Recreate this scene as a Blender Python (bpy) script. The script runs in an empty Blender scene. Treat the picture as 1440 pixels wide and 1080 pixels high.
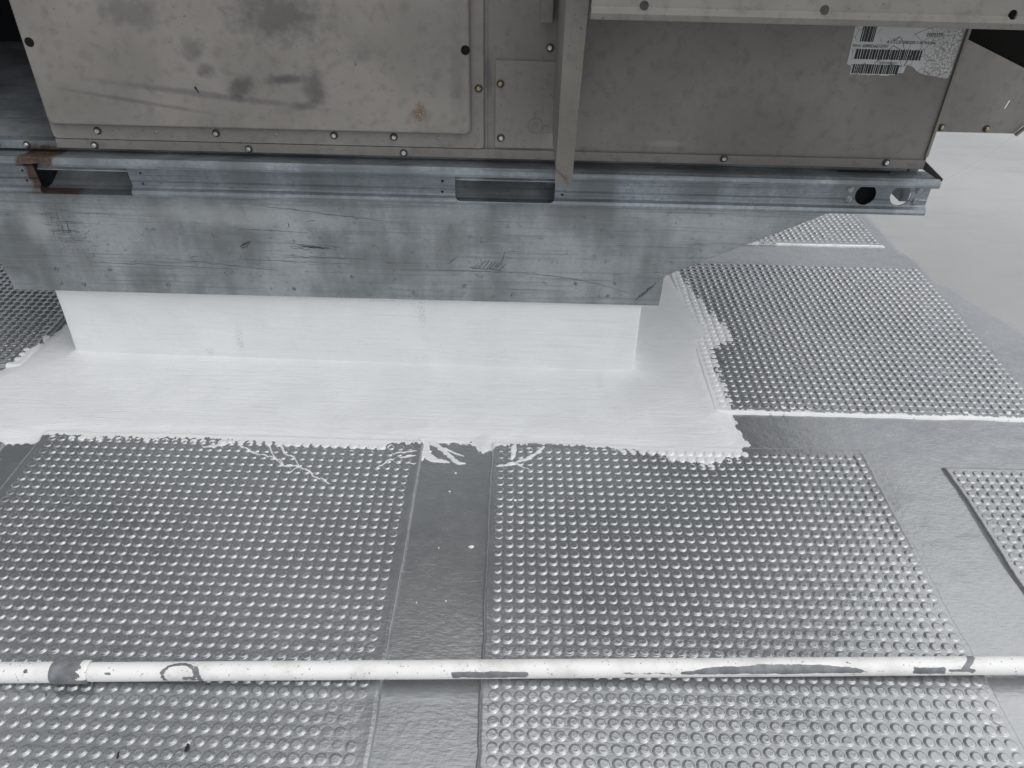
import bpy, bmesh, math, random
import numpy as np
from mathutils import Vector, Matrix
random.seed(5); rng = np.random.default_rng(7)
scene = bpy.context.scene
col = scene.collection

# ------------------------------------------------------------------ camera
PITCH, ROLL, CAM_H = math.radians(35.8), math.radians(1.43), 1.09
fw = Vector((0, math.cos(PITCH), -math.sin(PITCH))); up0 = Vector((0, math.sin(PITCH), math.cos(PITCH)))
rt0 = Vector((1, 0, 0))
rt = math.cos(ROLL)*rt0 + math.sin(ROLL)*up0
up = -math.sin(ROLL)*rt0 + math.cos(ROLL)*up0
cd = bpy.data.cameras.new('camera'); cam = bpy.data.objects.new('camera', cd); col.objects.link(cam)
cam.matrix_world = Matrix(((rt.x, up.x, -fw.x, 0), (rt.y, up.y, -fw.y, 0), (rt.z, up.z, -fw.z, CAM_H), (0, 0, 0, 1)))
cd.sensor_fit = 'HORIZONTAL'; cd.sensor_width = 36.0; cd.lens = 1086.0/1440*36
cd.clip_start = 0.05; cd.clip_end = 1000
scene.camera = cam

# ------------------------------------------------------------------ sky, sun, exposure
SUN_EL, SUN_AZ = math.radians(60), math.radians(118)      # behind the photographer, veiled by cloud
w = bpy.data.worlds.new('World'); scene.world = w; w.use_nodes = True
nt = w.node_tree; nt.nodes.clear()
sky = nt.nodes.new('ShaderNodeTexSky'); sky.sky_type = 'NISHITA'; sky.sun_disc = False
sky.sun_elevation = SUN_EL; sky.sun_rotation = SUN_AZ
sky.air_density = 1.0; sky.dust_density = 1.6; sky.ozone_density = 1.0
hs = nt.nodes.new('ShaderNodeHueSaturation'); hs.inputs['Saturation'].default_value = 0.16
bg = nt.nodes.new('ShaderNodeBackground'); bg.inputs['Strength'].default_value = 0.15
wo = nt.nodes.new('ShaderNodeOutputWorld')
nt.links.new(sky.outputs[0], hs.inputs['Color']); nt.links.new(hs.outputs[0], bg.inputs['Color']); nt.links.new(bg.outputs[0], wo.inputs[0])
sl = bpy.data.lights.new('sun', 'SUN'); sl.energy = 1.4; sl.angle = math.radians(110); sl.color = (1, .98, .95)
so = bpy.data.objects.new('sun', sl); col.objects.link(so)
sd = Vector((math.sin(SUN_AZ)*math.cos(SUN_EL), math.cos(SUN_AZ)*math.cos(SUN_EL), math.sin(SUN_EL)))
so.rotation_euler = sd.to_track_quat('Z', 'Y').to_euler(); so.location = sd*20
vs = scene.view_settings; vs.view_transform = 'Standard'; vs.look = 'None'; vs.exposure = 0.05; vs.gamma = 1.0

# ------------------------------------------------------------------ helpers
def tag(o, label=None, cat=None, group=None, kind=None):
    if label: o['label'] = label
    if cat: o['category'] = cat
    if group: o['group'] = group
    if kind: o['kind'] = kind
    return o
def link(o, parent=None):
    col.objects.link(o)
    if parent is not None:
        o.parent = parent
        o.matrix_parent_inverse = Matrix.Translation(-world_loc(parent))
    return o
def world_loc(o):
    v = Vector(o.location)
    p = o.parent
    while p is not None:
        v = v if o.matrix_parent_inverse != Matrix.Identity(4) else v + p.location
        p = p.parent
    return v
def empty(name, loc, parent=None):
    o = bpy.data.objects.new(name, None); o.location = loc; o.empty_display_size = .05
    return link(o, parent)
def bm_obj(name, bm, mat, parent=None, smooth=False):
    me = bpy.data.meshes.new(name); bm.normal_update(); bm.to_mesh(me); bm.free()
    me.materials.append(mat)
    if smooth:
        me.polygons.foreach_set('use_smooth', [True]*len(me.polygons))
    return link(bpy.data.objects.new(name, me), parent)
def np_mesh(name, V, F, mat, smooth=True, attr=None):
    """V (n,3); F (m,4) or (m,3) index array"""
    me = bpy.data.meshes.new(name); n, m, k = len(V), len(F), F.shape[1]
    me.vertices.add(n); me.vertices.foreach_set('co', np.ascontiguousarray(V, dtype=np.float32).ravel())
    me.loops.add(m*k); me.loops.foreach_set('vertex_index', np.ascontiguousarray(F, dtype=np.int32).ravel())
    me.polygons.add(m); me.polygons.foreach_set('loop_start', np.arange(m, dtype=np.int32)*k)
    me.update(calc_edges=True)
    me.polygons.foreach_set('use_smooth', np.full(m, smooth))
    if attr is not None:
        a = me.attributes.new('paint', 'FLOAT', 'POINT'); a.data.foreach_set('value', np.asarray(attr, dtype=np.float32))
    me.materials.append(mat); me.validate()
    return me
def grid_faces(nu, nv):
    i = np.arange(nu*nv).reshape(nu, nv)
    return np.stack([i[:-1, :-1], i[1:, :-1], i[1:, 1:], i[:-1, 1:]], -1).reshape(-1, 4)
def add_box(bm, x0, x1, y0, y1, z0, z1, bev=0, seg=2):
    r = bmesh.ops.create_cube(bm, size=1.0)
    for v in r['verts']:
        v.co = Vector((x0 + (v.co.x+.5)*(x1-x0), y0 + (v.co.y+.5)*(y1-y0), z0 + (v.co.z+.5)*(z1-z0)))
    if bev > 0:
        es = list({e for v in r['verts'] for e in v.link_edges})
        bmesh.ops.bevel(bm, geom=es, offset=bev, segments=seg, profile=.5, affect='EDGES')
def add_prism(bm, pts, a0, a1, axis='y'):
    """pts 2D outline extruded from a0 to a1; axis y: (x,z), x: (y,z), z: (x,y)"""
    def P(u, v, a):
        return {'y': (u, a, v), 'x': (a, u, v), 'z': (u, v, a)}[axis]
    A = [bm.verts.new(P(u, v, a0)) for u, v in pts]; B = [bm.verts.new(P(u, v, a1)) for u, v in pts]
    fs = [bm.faces.new(A), bm.faces.new(B[::-1])]
    n = len(pts)
    for i in range(n): fs.append(bm.faces.new((A[i], B[i], B[(i+1) % n], A[(i+1) % n])))
    bmesh.ops.recalc_face_normals(bm, faces=fs)
def rounded_rect(x0, x1, z0, z1, r, corners=(1, 1, 1, 1), seg=5):
    """corners: bl, br, tr, tl"""
    out = []
    C = [(x0, z0, math.pi), (x1, z0, 1.5*math.pi), (x1, z1, 0), (x0, z1, .5*math.pi)]
    sg = [(1, 1), (-1, 1), (-1, -1), (1, -1)]
    for k, (cx, cz, a) in enumerate(C):
        if not corners[k]: out.append((cx, cz)); continue
        ox, oz = cx + sg[k][0]*r, cz + sg[k][1]*r
        for i in range(seg+1):
            t = a + .5*math.pi*i/seg
            out.append((ox + r*math.cos(t), oz + r*math.sin(t)))
    return out
def boolean_cut(o, cutters):
    for c in cutters:
        m = o.modifiers.new('cut', 'BOOLEAN'); m.operation = 'DIFFERENCE'; m.object = c; m.solver = 'EXACT'
    dg = bpy.context.evaluated_depsgraph_get(); dg.update()
    me = bpy.data.meshes.new_from_object(o.evaluated_get(dg))
    o.modifiers.clear(); o.data = me
    for c in cutters: bpy.data.objects.remove(c, do_unlink=True)
def cyl_cut(cx, cz, r, y0, y1, n=32, axis='y'):
    bm = bmesh.new(); add_prism(bm, [(cx + r*math.cos(2*math.pi*i/n), cz + r*math.sin(2*math.pi*i/n)) for i in range(n)], y0, y1, axis)
    return bm_obj('cutter', bm, MAT['dark'])

_tab = rng.random((8, 256, 256)).astype(np.float32)
def vnoise(x, y, seed=0):
    x = np.asarray(x, float) + 1000.37; y = np.asarray(y, float) + 1000.71
    xi = np.floor(x).astype(int); yi = np.floor(y).astype(int); fx = x-xi; fy = y-yi
    fx = fx*fx*(3-2*fx); fy = fy*fy*(3-2*fy); T = _tab[seed % 8]
    g = lambda a, b: T[a % 256, b % 256]
    return (g(xi, yi)*(1-fx)+g(xi+1, yi)*fx)*(1-fy) + (g(xi, yi+1)*(1-fx)+g(xi+1, yi+1)*fx)*fy - .5
def sdf_poly(px, py, poly):
    """signed distance, positive inside"""
    P = np.asarray(poly, float); Q = np.roll(P, -1, 0)
    px = np.asarray(px, float); py = np.asarray(py, float); sh = px.shape; px = px.ravel(); py = py.ravel()
    d = np.full(px.shape, 1e9); ins = np.zeros(px.shape, bool)
    for (ax, ay), (bx, by) in zip(P, Q):
        ex, ey = bx-ax, by-ay; L = ex*ex+ey*ey+1e-12
        t = np.clip(((px-ax)*ex+(py-ay)*ey)/L, 0, 1)
        d = np.minimum(d, np.hypot(px-ax-t*ex, py-ay-t*ey))
        c = ((ay > py) != (by > py)); 
        with np.errstate(divide='ignore', invalid='ignore'):
            ins ^= c & (px < ex*(py-ay)/(by-ay if by != ay else 1e-12)+ax)
    return np.where(ins, d, -d).reshape(sh)

# ------------------------------------------------------------------ materials (all procedural)
class NB:
    def __init__(s, name):
        s.m = bpy.data.materials.new(name); s.m.use_nodes = True; s.t = s.m.node_tree; s.t.nodes.clear()
        s.out = s.n('ShaderNodeOutputMaterial'); s.b = s.n('ShaderNodeBsdfPrincipled'); s.l(s.b.outputs[0], s.out.inputs[0])
        s.g = s.n('ShaderNodeNewGeometry'); s.pos = s.g.outputs['Position']
    def n(s, k): return s.t.nodes.new(k)
    def l(s, a, b): s.t.links.new(a, b)
    def put(s, sock, v):
        if hasattr(v, 'is_linked') or hasattr(v, 'links'): s.l(v, sock)
        elif isinstance(v, tuple) and sock.type == 'RGBA': sock.default_value = (*v[:3], 1)
        else: sock.default_value = v
    def vec(s, sc, off=(0, 0, 0), rot=(0, 0, 0)):
        m = s.n('ShaderNodeMapping'); s.l(s.pos, m.inputs[0]); m.inputs['Scale'].default_value = sc
        m.inputs['Location'].default_value = off; m.inputs['Rotation'].default_value = rot; return m.outputs[0]
    def noise(s, scale, vec=None, detail=4, rough=.55, dist=0):
        x = s.n('ShaderNodeTexNoise'); s.l(vec or s.pos, x.inputs['Vector']); x.inputs['Scale'].default_value = scale
        x.inputs['Detail'].default_value = detail; x.inputs['Roughness'].default_value = rough; x.inputs['Distortion'].default_value = dist
        return x.outputs[0]
    def voro(s, scale, vec=None, feature='F1', out='Distance'):
        x = s.n('ShaderNodeTexVoronoi'); x.feature = feature; s.l(vec or s.pos, x.inputs['Vector']); x.inputs['Scale'].default_value = scale
        return x.outputs[out]
    def math(s, op, a, b=0.0, clamp=False):
        x = s.n('ShaderNodeMath'); x.operation = op; x.use_clamp = clamp; s.put(x.inputs[0], a); s.put(x.inputs[1], b); return x.outputs[0]
    def rng(s, v, a, b, c=0., d=1., smooth=True):
        x = s.n('ShaderNodeMapRange'); x.interpolation_type = 'SMOOTHSTEP' if smooth else 'LINEAR'
        s.put(x.inputs['Value'], v); x.inputs['From Min'].default_value = a; x.inputs['From Max'].default_value = b
        x.inputs['To Min'].default_value = c; x.inputs['To Max'].default_value = d; return x.outputs[0]
    def mix(s, f, a, b, mode='MIX'):
        x = s.n('ShaderNodeMix'); x.data_type = 'RGBA'; x.blend_type = mode
        s.put(x.inputs[0], f); s.put(x.inputs[6], a); s.put(x.inputs[7], b); return x.outputs[2]
    def attr(s, name):
        x = s.n('ShaderNodeAttribute'); x.attribute_name = name; return x.outputs['Fac']
    def bump(s, h, strength, dist, prev=None):
        x = s.n('ShaderNodeBump'); s.l(h, x.inputs['Height']); x.inputs['Strength'].default_value = strength; x.inputs['Distance'].default_value = dist
        if prev is not None: s.l(prev, x.inputs['Normal'])
        return x.outputs[0]
    def blob(s, c, r, rot=0, soft=.6, wob=.5, wscale=60):
        """ragged elliptical patch on an xz face centred c=(x,z), radii r, as a 0..1 mask"""
        m = s.n('ShaderNodeMapping'); m.vector_type = 'TEXTURE'; s.l(s.pos, m.inputs[0])
        m.inputs['Location'].default_value = (c[0], 0, c[1]); m.inputs['Rotation'].default_value = (0, -rot, 0)
        m.inputs['Scale'].default_value = (r[0], 1e6, r[1])
        ln = s.n('ShaderNodeVectorMath'); ln.operation = 'LENGTH'; s.l(m.outputs[0], ln.inputs[0])
        w_ = s.math('MULTIPLY', s.math('SUBTRACT', s.noise(wscale, detail=5), .5), wob*2)
        return s.rng(s.math('ADD', ln.outputs['Value'], w_), 1.0, 1.0-soft)
    def fin(s, colr, rough, metal=0., normal=None, spec=.5):
        s.put(s.b.inputs['Base Color'], colr); s.put(s.b.inputs['Roughness'], rough); s.put(s.b.inputs['Metallic'], metal)
        s.b.inputs['Specular IOR Level'].default_value = spec
        if normal is not None: s.l(normal, s.b.inputs['Normal'])
        return s.m
MAT = {}
def flat(name, c, r, metal=0, spec=.5): MAT[name] = NB(name).fin(c, r, metal, None, spec)

def coated():            # grey roof coating rolled over mats and deck, white coating brushed over its edge
    b = NB('grey_coating')
    big = b.noise(2.3, detail=3); mid = b.noise(38, detail=4); fine = b.noise(520, detail=3)
    grey = b.mix(b.rng(big, .35, .65), (.36, .376, .388), (.43, .444, .454))
    grey = b.mix(b.rng(mid, .3, .75, 0, .35), grey, (.47, .48, .49))
    speck = b.rng(b.noise(330, detail=2), .74, .78)
    grey = b.mix(speck, grey, (.5, .51, .52))
    p = b.math('SUBTRACT', b.attr('paint'), 1.0)
    brush = b.noise(1.0, b.vec((110, 45, 60)), detail=5)
    p2 = b.math('ADD', p, b.math('MULTIPLY', b.math('SUBTRACT', brush, .5), .034))
    p2 = b.math('ADD', p2, b.math('MULTIPLY', b.math('SUBTRACT', b.noise(300, detail=2), .5), .006))
    mask = b.rng(p2, -.0006, .0006)
    c = b.mix(mask, grey, (.77, .785, .79))
    r = b.math('ADD', .17, b.math('MULTIPLY', mid, .16))
    roll = b.noise(1.0, b.vec((60, 190, 60), rot=(0, 0, .5)), detail=3)
    n = b.bump(roll, .30, .0016); n = b.bump(fine, .22, .0007, n); n = b.bump(b.noise(85, detail=3), .34, .0020, n)
    return b.fin(c, r, b.rng(mask, 0, 1, .74, 0), n)
MAT['coat'] = coated()

def white_coat():
    b = NB('white_coating')
    sw = b.noise(1.0, b.vec((6, 85, 85), rot=(0, 0, .06)), detail=6, rough=.6, dist=1.3); blot = b.noise(9, detail=5)
    c = b.mix(b.rng(blot, .3, .75), (.73, .745, .755), (.785, .80, .805))
    spots = b.math('MULTIPLY', b.rng(b.noise(210, detail=3), .66, .72), b.rng(b.noise(6.5, detail=2), .56, .66))
    c = b.mix(b.math('MULTIPLY', spots, .55), c, (.32, .33, .34))
    for cc, rr in (((-.66, .075), (.012, .05)), ((-.215, .16), (.012, .04)), ((-.74, .035), (.02, .012)), ((-.40, .20), (.3, .012))):  # last one: dark drip and contact shadow painted on under the skirt
        m = b.math('MULTIPLY', b.blob(cc, rr, wob=.6, wscale=90), b.rng(b.noise(300, detail=3), .46, .62))
        z = b.n('ShaderNodeSeparateXYZ'); b.l(b.pos, z.inputs[0])
        m = b.math('MULTIPLY', m, b.rng(z.outputs[2], .02, .03))
        c = b.mix(b.math('MULTIPLY', m, .5), c, (.36, .37, .385))
    c = b.mix(b.rng(sw, .5, .75, 0, .12), c, (.60, .615, .63))
    n = b.bump(sw, .55, .0045); n = b.bump(b.noise(9, detail=6, rough=.55, dist=1.2), .35, .009, n); n = b.bump(b.noise(300), .05, .0006, n)
    return b.fin(c, .36, 0, n)
MAT['white'] = white_coat()

def galv(name, tint=(.46, .485, .51), rust=False, scuffs=False, spangle=.5):
    b = NB(name)
    sp = b.voro(140, out='Color'); v = b.n('ShaderNodeSeparateColor'); b.l(sp, v.inputs[0])
    cloud = b.math('ADD', b.math('MULTIPLY', b.noise(6, detail=5), .6), b.math('MULTIPLY', b.noise(1.0, b.vec((13, 9, 2.2)), detail=4), .4)); streak = b.noise(1.0, b.vec((3.5, 60, 260)), detail=5)
    lo = tuple(x*.60 for x in tint); hi = tuple(min(1, x*1.22) for x in tint)
    c = b.mix(b.rng(cloud, .38, .62), lo, hi)
    c = b.mix(b.math('MULTIPLY', v.outputs[0], spangle*.45), c, tuple(x*.6 for x in tint))
    c = b.mix(b.rng(streak, .50, .70, 0, .55), c, tuple(x*.45 for x in tint))
    c = b.mix(b.rng(b.noise(1.0, b.vec((9, 60, 420), off=(3, 0, 0)), detail=4), .60, .72, 0, .28), c, tuple(min(1, x*1.5) for x in tint))
    grime = b.rng(b.noise(75, detail=5), .60, .72)
    c = b.mix(b.math('MULTIPLY', grime, .5), c, (.13, .135, .14))
    metal = .55
    if scuffs:
        scr = b.math('MULTIPLY', b.rng(b.noise(1.0, b.vec((4, 60, 900), rot=(0, .05, 0)), detail=3), .66, .69), b.rng(b.noise(5, detail=2), .45, .62))
        c = b.mix(b.math('MULTIPLY', scr, .75), c, (.10, .105, .115))
        scr2 = b.math('MULTIPLY', b.rng(b.noise(1.0, b.vec((260, 60, 260)), detail=4), .62, .66), b.blob((-.96, .36), (.07, .10)))
        c = b.mix(b.math('MULTIPLY', scr2, .8), c, (.09, .09, .11))
        for cc, rr, k, dk in (((-1.04, .37), (.05, .06), .7, 0), ((-.96, .30), (.05, .10), .55, 1), ((-.16, .33), (.06, .13), .45, 1), ((.09, .42), (.03, .05), .6, 1), ((-.60, .40), (.35, .04), .5, 0), ((.28, .40), (.05, .05), .4, 1), ((-.75, .36), (.10, .05), .4, 1)):
            c = b.mix(b.math('MULTIPLY', b.blob(cc, rr, soft=.9, wob=.5, wscale=25), k*.65), c, (.58, .60, .61) if not dk else (.17, .175, .18))
    if rust:
        m = b.math('MAXIMUM', b.blob((-.993, .50), (.026, .060), wob=.30, soft=.35, wscale=40), b.blob((-.965, .447), (.070, .010), wob=.3, soft=.4))
        m = b.math('MAXIMUM', m, b.blob((-.962, .528), (.034, .018), wob=.35, soft=.35))
        rc = b.mix(b.rng(b.noise(120, detail=5), .3, .7), (.030, .018, .012), (.085, .052, .036))
        c = b.mix(m, c, rc); metal = b.rng(m, 0, 1, .55, 0)
    r = b.math('ADD', .34, b.math('MULTIPLY', cloud, .22))
    n = b.bump(streak, .05, .001); n = b.bump(v.outputs[0], .04, .0006, n); n = b.bump(b.noise(8, detail=2), .25, .010, n)
    return b.fin(c, r, metal, n)
MAT['galv'] = galv('galvanised_sheet', (.335, .362, .378), scuffs=True)
MAT['rail'] = galv('galvanised_rail', (.255, .285, .31), rust=True, spangle=1.0)
MAT['pocket'] = galv('galvanised_pocket', (.60, .64, .67)); MAT['floor'] = galv('galvanised_floor', (.40, .44, .47))

def cabinet(name, base=(.192, .180, .165), stains=()):
    b = NB(name)
    cl = b.noise(5, detail=5); mid = b.noise(45, detail=5)
    c = b.mix(b.rng(cl, .3, .7), tuple(x*.84 for x in base), tuple(x*1.12 for x in base))
    c = b.mix(b.rng(mid, .48, .72, 0, .45), c, tuple(x*.55 for x in base))
    dots = b.rng(b.noise(130, detail=2), .69, .73)
    c = b.mix(b.math('MULTIPLY', dots, .6), c, (.055, .052, .048))
    marks = b.math('MULTIPLY', b.rng(b.noise(1.0, b.vec((55, 50, 130), rot=(0, .4, 0)), detail=3), .66, .72), b.rng(b.noise(7, detail=2), .45, .6))
    c = b.mix(b.math('MULTIPLY', marks, .45), c, (.09, .086, .08))
    for cc, rr, rot, k, dark, wob in stains:
        msk = b.blob(cc, rr, rot, soft=.8, wob=wob)
        if k > .9: msk = b.math('MULTIPLY', msk, b.rng(b.noise(260, detail=4), .34, .56))
        c = b.mix(b.math('MULTIPLY', msk, k), c, dark)
    r = b.math('ADD', .40, b.math('MULTIPLY', cl, .2))
    n = b.bump(b.noise(700, detail=2), .06, .0004); n = b.bump(b.noise(6, detail=2), .22, .010, n)
    return b.fin(c, r, 0, n)
dk = (.055, .052, .05)
MAT['cab'] = cabinet('beige_cabinet_paint', stains=(
    ((.30, .575), (.05, .010), 0, .6, (.27, .26, .245), .5), ((-.06, .70), (.012, .05), 0, .7, (.08, .07, .08), .5), ((.45, .62), (.18, .10), 0, .25, dk, .4)))
MAT['panel'] = cabinet('beige_panel_paint', (.222, .208, .190), stains=(
    ((-.535, .672), (.046, .026), .5, .75, dk, .5), ((-.395, .668), (.032, .05), .1, .65, dk, .55), ((-.45, .688), (.055, .014), .1, .75, dk, .55),
    ((-.42, .640), (.04, .012), .2, .5, dk, .5), ((-.62, .735), (.03, .03), 0, .4, dk, .6), ((-.60, .700), (.025, .02), 0, .5, dk, .6),
    ((-.60, .655), (.30, .010), -.10, .45, dk, .35), ((-.75, .640), (.20, .006), -.14, .4, dk, .35), ((-.45, .80), (.12, .06), 0, .6, dk, .6), ((-.72, .80), (.08, .04), 0, .4, dk, .6),
    ((-.195, .628), (.018, .030), .1, .95, (.13, .085, .05), .75), ((-.30, .74), (.04, .03), 0, .25, dk, .6), ((-.12, .70), (.02, .10), 0, .25, dk, .5)))
MAT['hood'] = cabinet('pale_hood_paint', (.195, .186, .166))
def roofm():
    b = NB('roof_membrane')
    c = b.mix(b.rng(b.noise(1.6, detail=4), .3, .7), (.36, .367, .364), (.42, .427, .424))
    c = b.mix(b.rng(b.noise(1.0, b.vec((3, 14, 1), rot=(0, 0, .5)), detail=5), .5, .75, 0, .4), c, (.28, .287, .285))
    c = b.mix(b.rng(b.noise(120, detail=2), .72, .76), c, (.60, .61, .61))
    n = b.bump(b.noise(3.5, detail=4), .4, .02); n = b.bump(b.noise(260), .1, .0008, n)
    return b.fin(c, b.math('ADD', .38, b.math('MULTIPLY', b.noise(4), .2)), 0, n)
MAT['roof'] = roofm()
def polem():
    b = NB('pole_paint')
    p = b.math('SUBTRACT', b.attr('paint'), 1.0)
    p = b.math('ADD', p, b.math('MULTIPLY', b.math('SUBTRACT', b.noise(1.0, b.vec((70, 260, 260)), detail=4), .5), .006))
    m = b.rng(p, -.0003, .0003)
    wh = b.mix(b.rng(b.noise(16, detail=6, rough=.65), .42, .72, 0, .8), (.82, .82, .805), (.60, .595, .58))
    wh = b.mix(b.rng(b.noise(190, detail=3), .66, .70, 0, .8), wh, (.10, .10, .105))
    gr = b.mix(b.rng(b.noise(60), .3, .7), (.13, .14, .15), (.22, .235, .245))
    n = b.bump(m, .3, .0008)
    return b.fin(b.mix(m, wh, gr), b.rng(m, 0, 1, .42, .30), 0, n)
MAT['pole'] = polem()
flat('dark', (.012, .012, .013), .7); flat('interior', (.009, .010, .011), .85, 0, .2); flat('washer', (.03, .03, .032), .6); flat('filter', (.006, .006, .0055), .9, 0, .1)  # interior is near black: the open compartment's shade put into its colour
flat('ink', (.018, .018, .020), .6); flat('rubber', (.008, .008, .008), .85, 0, .15)
def screwm(name, c):
    b = NB(name); b_c = b.mix(b.rng(b.noise(220, detail=3), .4, .7), c, tuple(x*.45 for x in c)); return b.fin(b_c, .38, .85)
MAT['screw'] = screwm('zinc_screw', (.62, .62, .60)); MAT['brass'] = screwm('yellowed_screw', (.42, .34, .20)); MAT['greyscrew'] = screwm('grey_screw', (.30, .32, .34))
def paperm():
    b = NB('weathered_label_paper')
    cr = b.voro(48, feature='DISTANCE_TO_EDGE'); c = b.mix(b.rng(cr, .012, .024), (.12, .12, .12), (.52, .52, .52))
    cracks = b.rng(b.noise(14), .47, .53)
    c = b.mix(cracks, (.52, .52, .515), c)
    x = b.n('ShaderNodeSeparateXYZ'); b.l(b.pos, x.inputs[0])
    worn = b.math('MULTIPLY', b.rng(x.outputs[0], .745, .80), b.rng(b.noise(260, detail=4), .42, .58))
    return b.fin(b.mix(b.math('MULTIPLY', worn, .9), c, (.22, .21, .20)), .7)
MAT['paper'] = paperm()
flat('tab', (.09, .094, .10), .5, .3); flat('scuff', (.10, .105, .115), .5, .3)

# ------------------------------------------------------------------ the roof deck and its grey coating
V = np.array([(-150, -150, 0), (150, -150, 0), (150, 150, 0), (-150, 150, 0)], float)
roof = link(bpy.data.objects.new('roof', np_mesh('roof', V, np.array([[0, 1, 2, 3]]), MAT['roof'], False))); tag(roof, kind='structure')

# outline of the brushed white coating round the curb (x, y in metres)
WHITE = [(-1.30, 1.42), (-1.232, 1.509), (-1.211, 1.55), (-1.196, 1.604), (-1.19, 1.661), (-1.178, 1.711), (-1.16, 2.0), (-1.18, 2.62), (-.4, 2.66), (.45, 2.62), (.457, 2.105), (.487, 2.102), (.509, 1.992), (.539, 1.849), (.57, 1.786), (.574, 1.726), (.511, 1.675), (.501, 1.579), (.506, 1.434), (.507, 1.399), (.513, 1.328), (.528, 1.297), (.504, 1.287), (.493, 1.254), (.449, 1.245), (.424, 1.226), (.339, 1.241), (.332, 1.255), (.245, 1.267), (.079, 1.278), (-.027, 1.271), (-.039, 1.259), (-.06, 1.244), (-.083, 1.283), (-.131, 1.281), (-.211, 1.269), (-.261, 1.267), (-.271, 1.25), (-.484, 1.258), (-.632, 1.267), (-.759, 1.267), (-.882, 1.269), (-.883, 1.262), (-.961, 1.273), (-1.011, 1.264), (-1.006, 1.245), (-1.028, 1.247), (-1.06, 1.243), (-1.081, 1.235), (-1.2, 1.235), (-1.28, 1.28)]
ys = np.unique(np.concatenate([np.arange(-1.2, .9, .06), np.arange(.9, 2.7, .008), np.arange(2.7, 3.6, .06)]))
edge = np.interp(ys, [-1.2, 1.1, 1.45, 1.765, 2.035, 2.075, 2.20, 2.317, 2.512, 3.4], [2.2, 2.1, 1.66, 1.400, 1.310, 1.276, 1.272, 1.240, 1.245, 1.25]) + .005*vnoise(ys*9, ys*0, 1) + .004*vnoise(ys*60, ys*0, 2)
us = np.linspace(0, 1, 420)
X = -2.6 + (edge[:, None]+2.6)*us[None, :]; Y = np.repeat(ys[:, None], len(us), 1)
Z = .004 + .0012*vnoise(X*9, Y*9, 3) + .0009*vnoise(X*40, Y*40, 4); Z[:, -1] = .0005; Z = np.maximum(Z, .001)
pa = 1 + sdf_poly(X, Y, WHITE)
# bare patch of lighter old coat is left to the roof; the sheet itself is the deck's grey coating
me = np_mesh('grey_coating', np.stack([X, Y, Z], -1).reshape(-1, 3), grid_faces(len(ys), len(us))[:, ::-1], MAT['coat'], True, pa.ravel())
coat = link(bpy.data.objects.new('grey_coating', me)); tag(coat, kind='structure')
def strip_mesh(name, pts, widths, zf, mat, parent, th=.0008):
    """thin flat bead following a polyline over whatever height zf gives"""
    P = np.array(pts, float); L = np.concatenate([[0], np.cumsum(np.hypot(*np.diff(P, axis=0).T))]); q = np.arange(0, L[-1], .0018)
    S = np.column_stack([np.interp(q, L, P[:, 0]), np.interp(q, L, P[:, 1]), np.interp(q, L, widths)])
    k = np.ones(5)/5
    for c in (0, 1, 2): S[2:-2, c] = np.convolve(S[:, c], k, 'valid')
    T = np.gradient(S[:, :2], axis=0); T /= np.linalg.norm(T, axis=1)[:, None]+1e-9; N = np.stack([-T[:, 1], T[:, 0]], 1)
    wl = 1+.8*vnoise(q*150, q*0+P[0][0]*91, 5); wr = 1+.8*vnoise(q*150, q*0+P[0][1]*57, 6)
    tip = np.clip((q[-1]-q)/.010, .15, 1)**.5; n = len(S); rows = []
    for o, h in zip([-1, -.8, -.4, 0, .4, .8, 1], [-.0016, th*.5, th*.9, th, th*.9, th*.5, -.0016]):
        xy = S[:, :2]+N*(S[:, 2]*tip*(wl if o < 0 else wr)*o/2)[:, None]; rows.append(np.column_stack([xy, zf(xy[:, 0], xy[:, 1])+h]))
    V = np.array(rows).transpose(1, 0, 2).reshape(-1, 3)
    return link(bpy.data.objects.new(name, np_mesh(name, V, grid_faces(n, 7), mat)), parent)
strip_mesh('membrane_crease', [(1.38, 2.62), (1.60, 2.86), (1.95, 3.2), (2.6, 3.9)], [.006, .005, .006, .004], lambda x, y: 0*x+.0004, MAT['roof'], roof, .0009)

# ------------------------------------------------------------------ studded walkway mats
PX, PY, TOP = .0201, .0206, .0100
PROF = [(0, 2.50), (1.6, 2.36), (3.2, 2.40), (5.6, 2.62), (6.7, 2.30), (7.5, 1.35), (8.3, .50), (9.8, -.20)]
PROF_LO = [(0, 2.4), (5.6, 2.6), (7.0, 1.9), (8.2, .6), (9.8, -.22)]
def stud_template(prof, seg):
    V = [(0, 0, prof[0][1]*.001)]; 
    for r, h in prof[1:]:
        for k in range(seg):
            a = 2*math.pi*(k+.5)/seg; V.append((r*.001*math.cos(a), r*.001*math.sin(a), h*.001))
    F = []
    for k in range(seg): F.append((0, 1+k, 1+(k+1) % seg))
    for j in range(len(prof)-2):
        a, b = 1+j*seg, 1+(j+1)*seg
        for k in range(seg):
            k2 = (k+1) % seg; F += [(a+k, b+k, b+k2), (a+k, b+k2, a+k2)]
    return np.array(V), np.array(F)
def mat_height(x, y): return TOP + .0011*vnoise(x*7, y*7, 5) + .0007*vnoise(x*23, y*23, 6)
HI = stud_template(PROF, 12); LO = stud_template(PROF_LO, 8)
stud_me = np_mesh('stud', HI[0], HI[1], MAT['coat'])
stud_soft = np_mesh('stud_soft', HI[0]*np.array([1.04, 1.04, .72]), HI[1], MAT['coat'])
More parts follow.
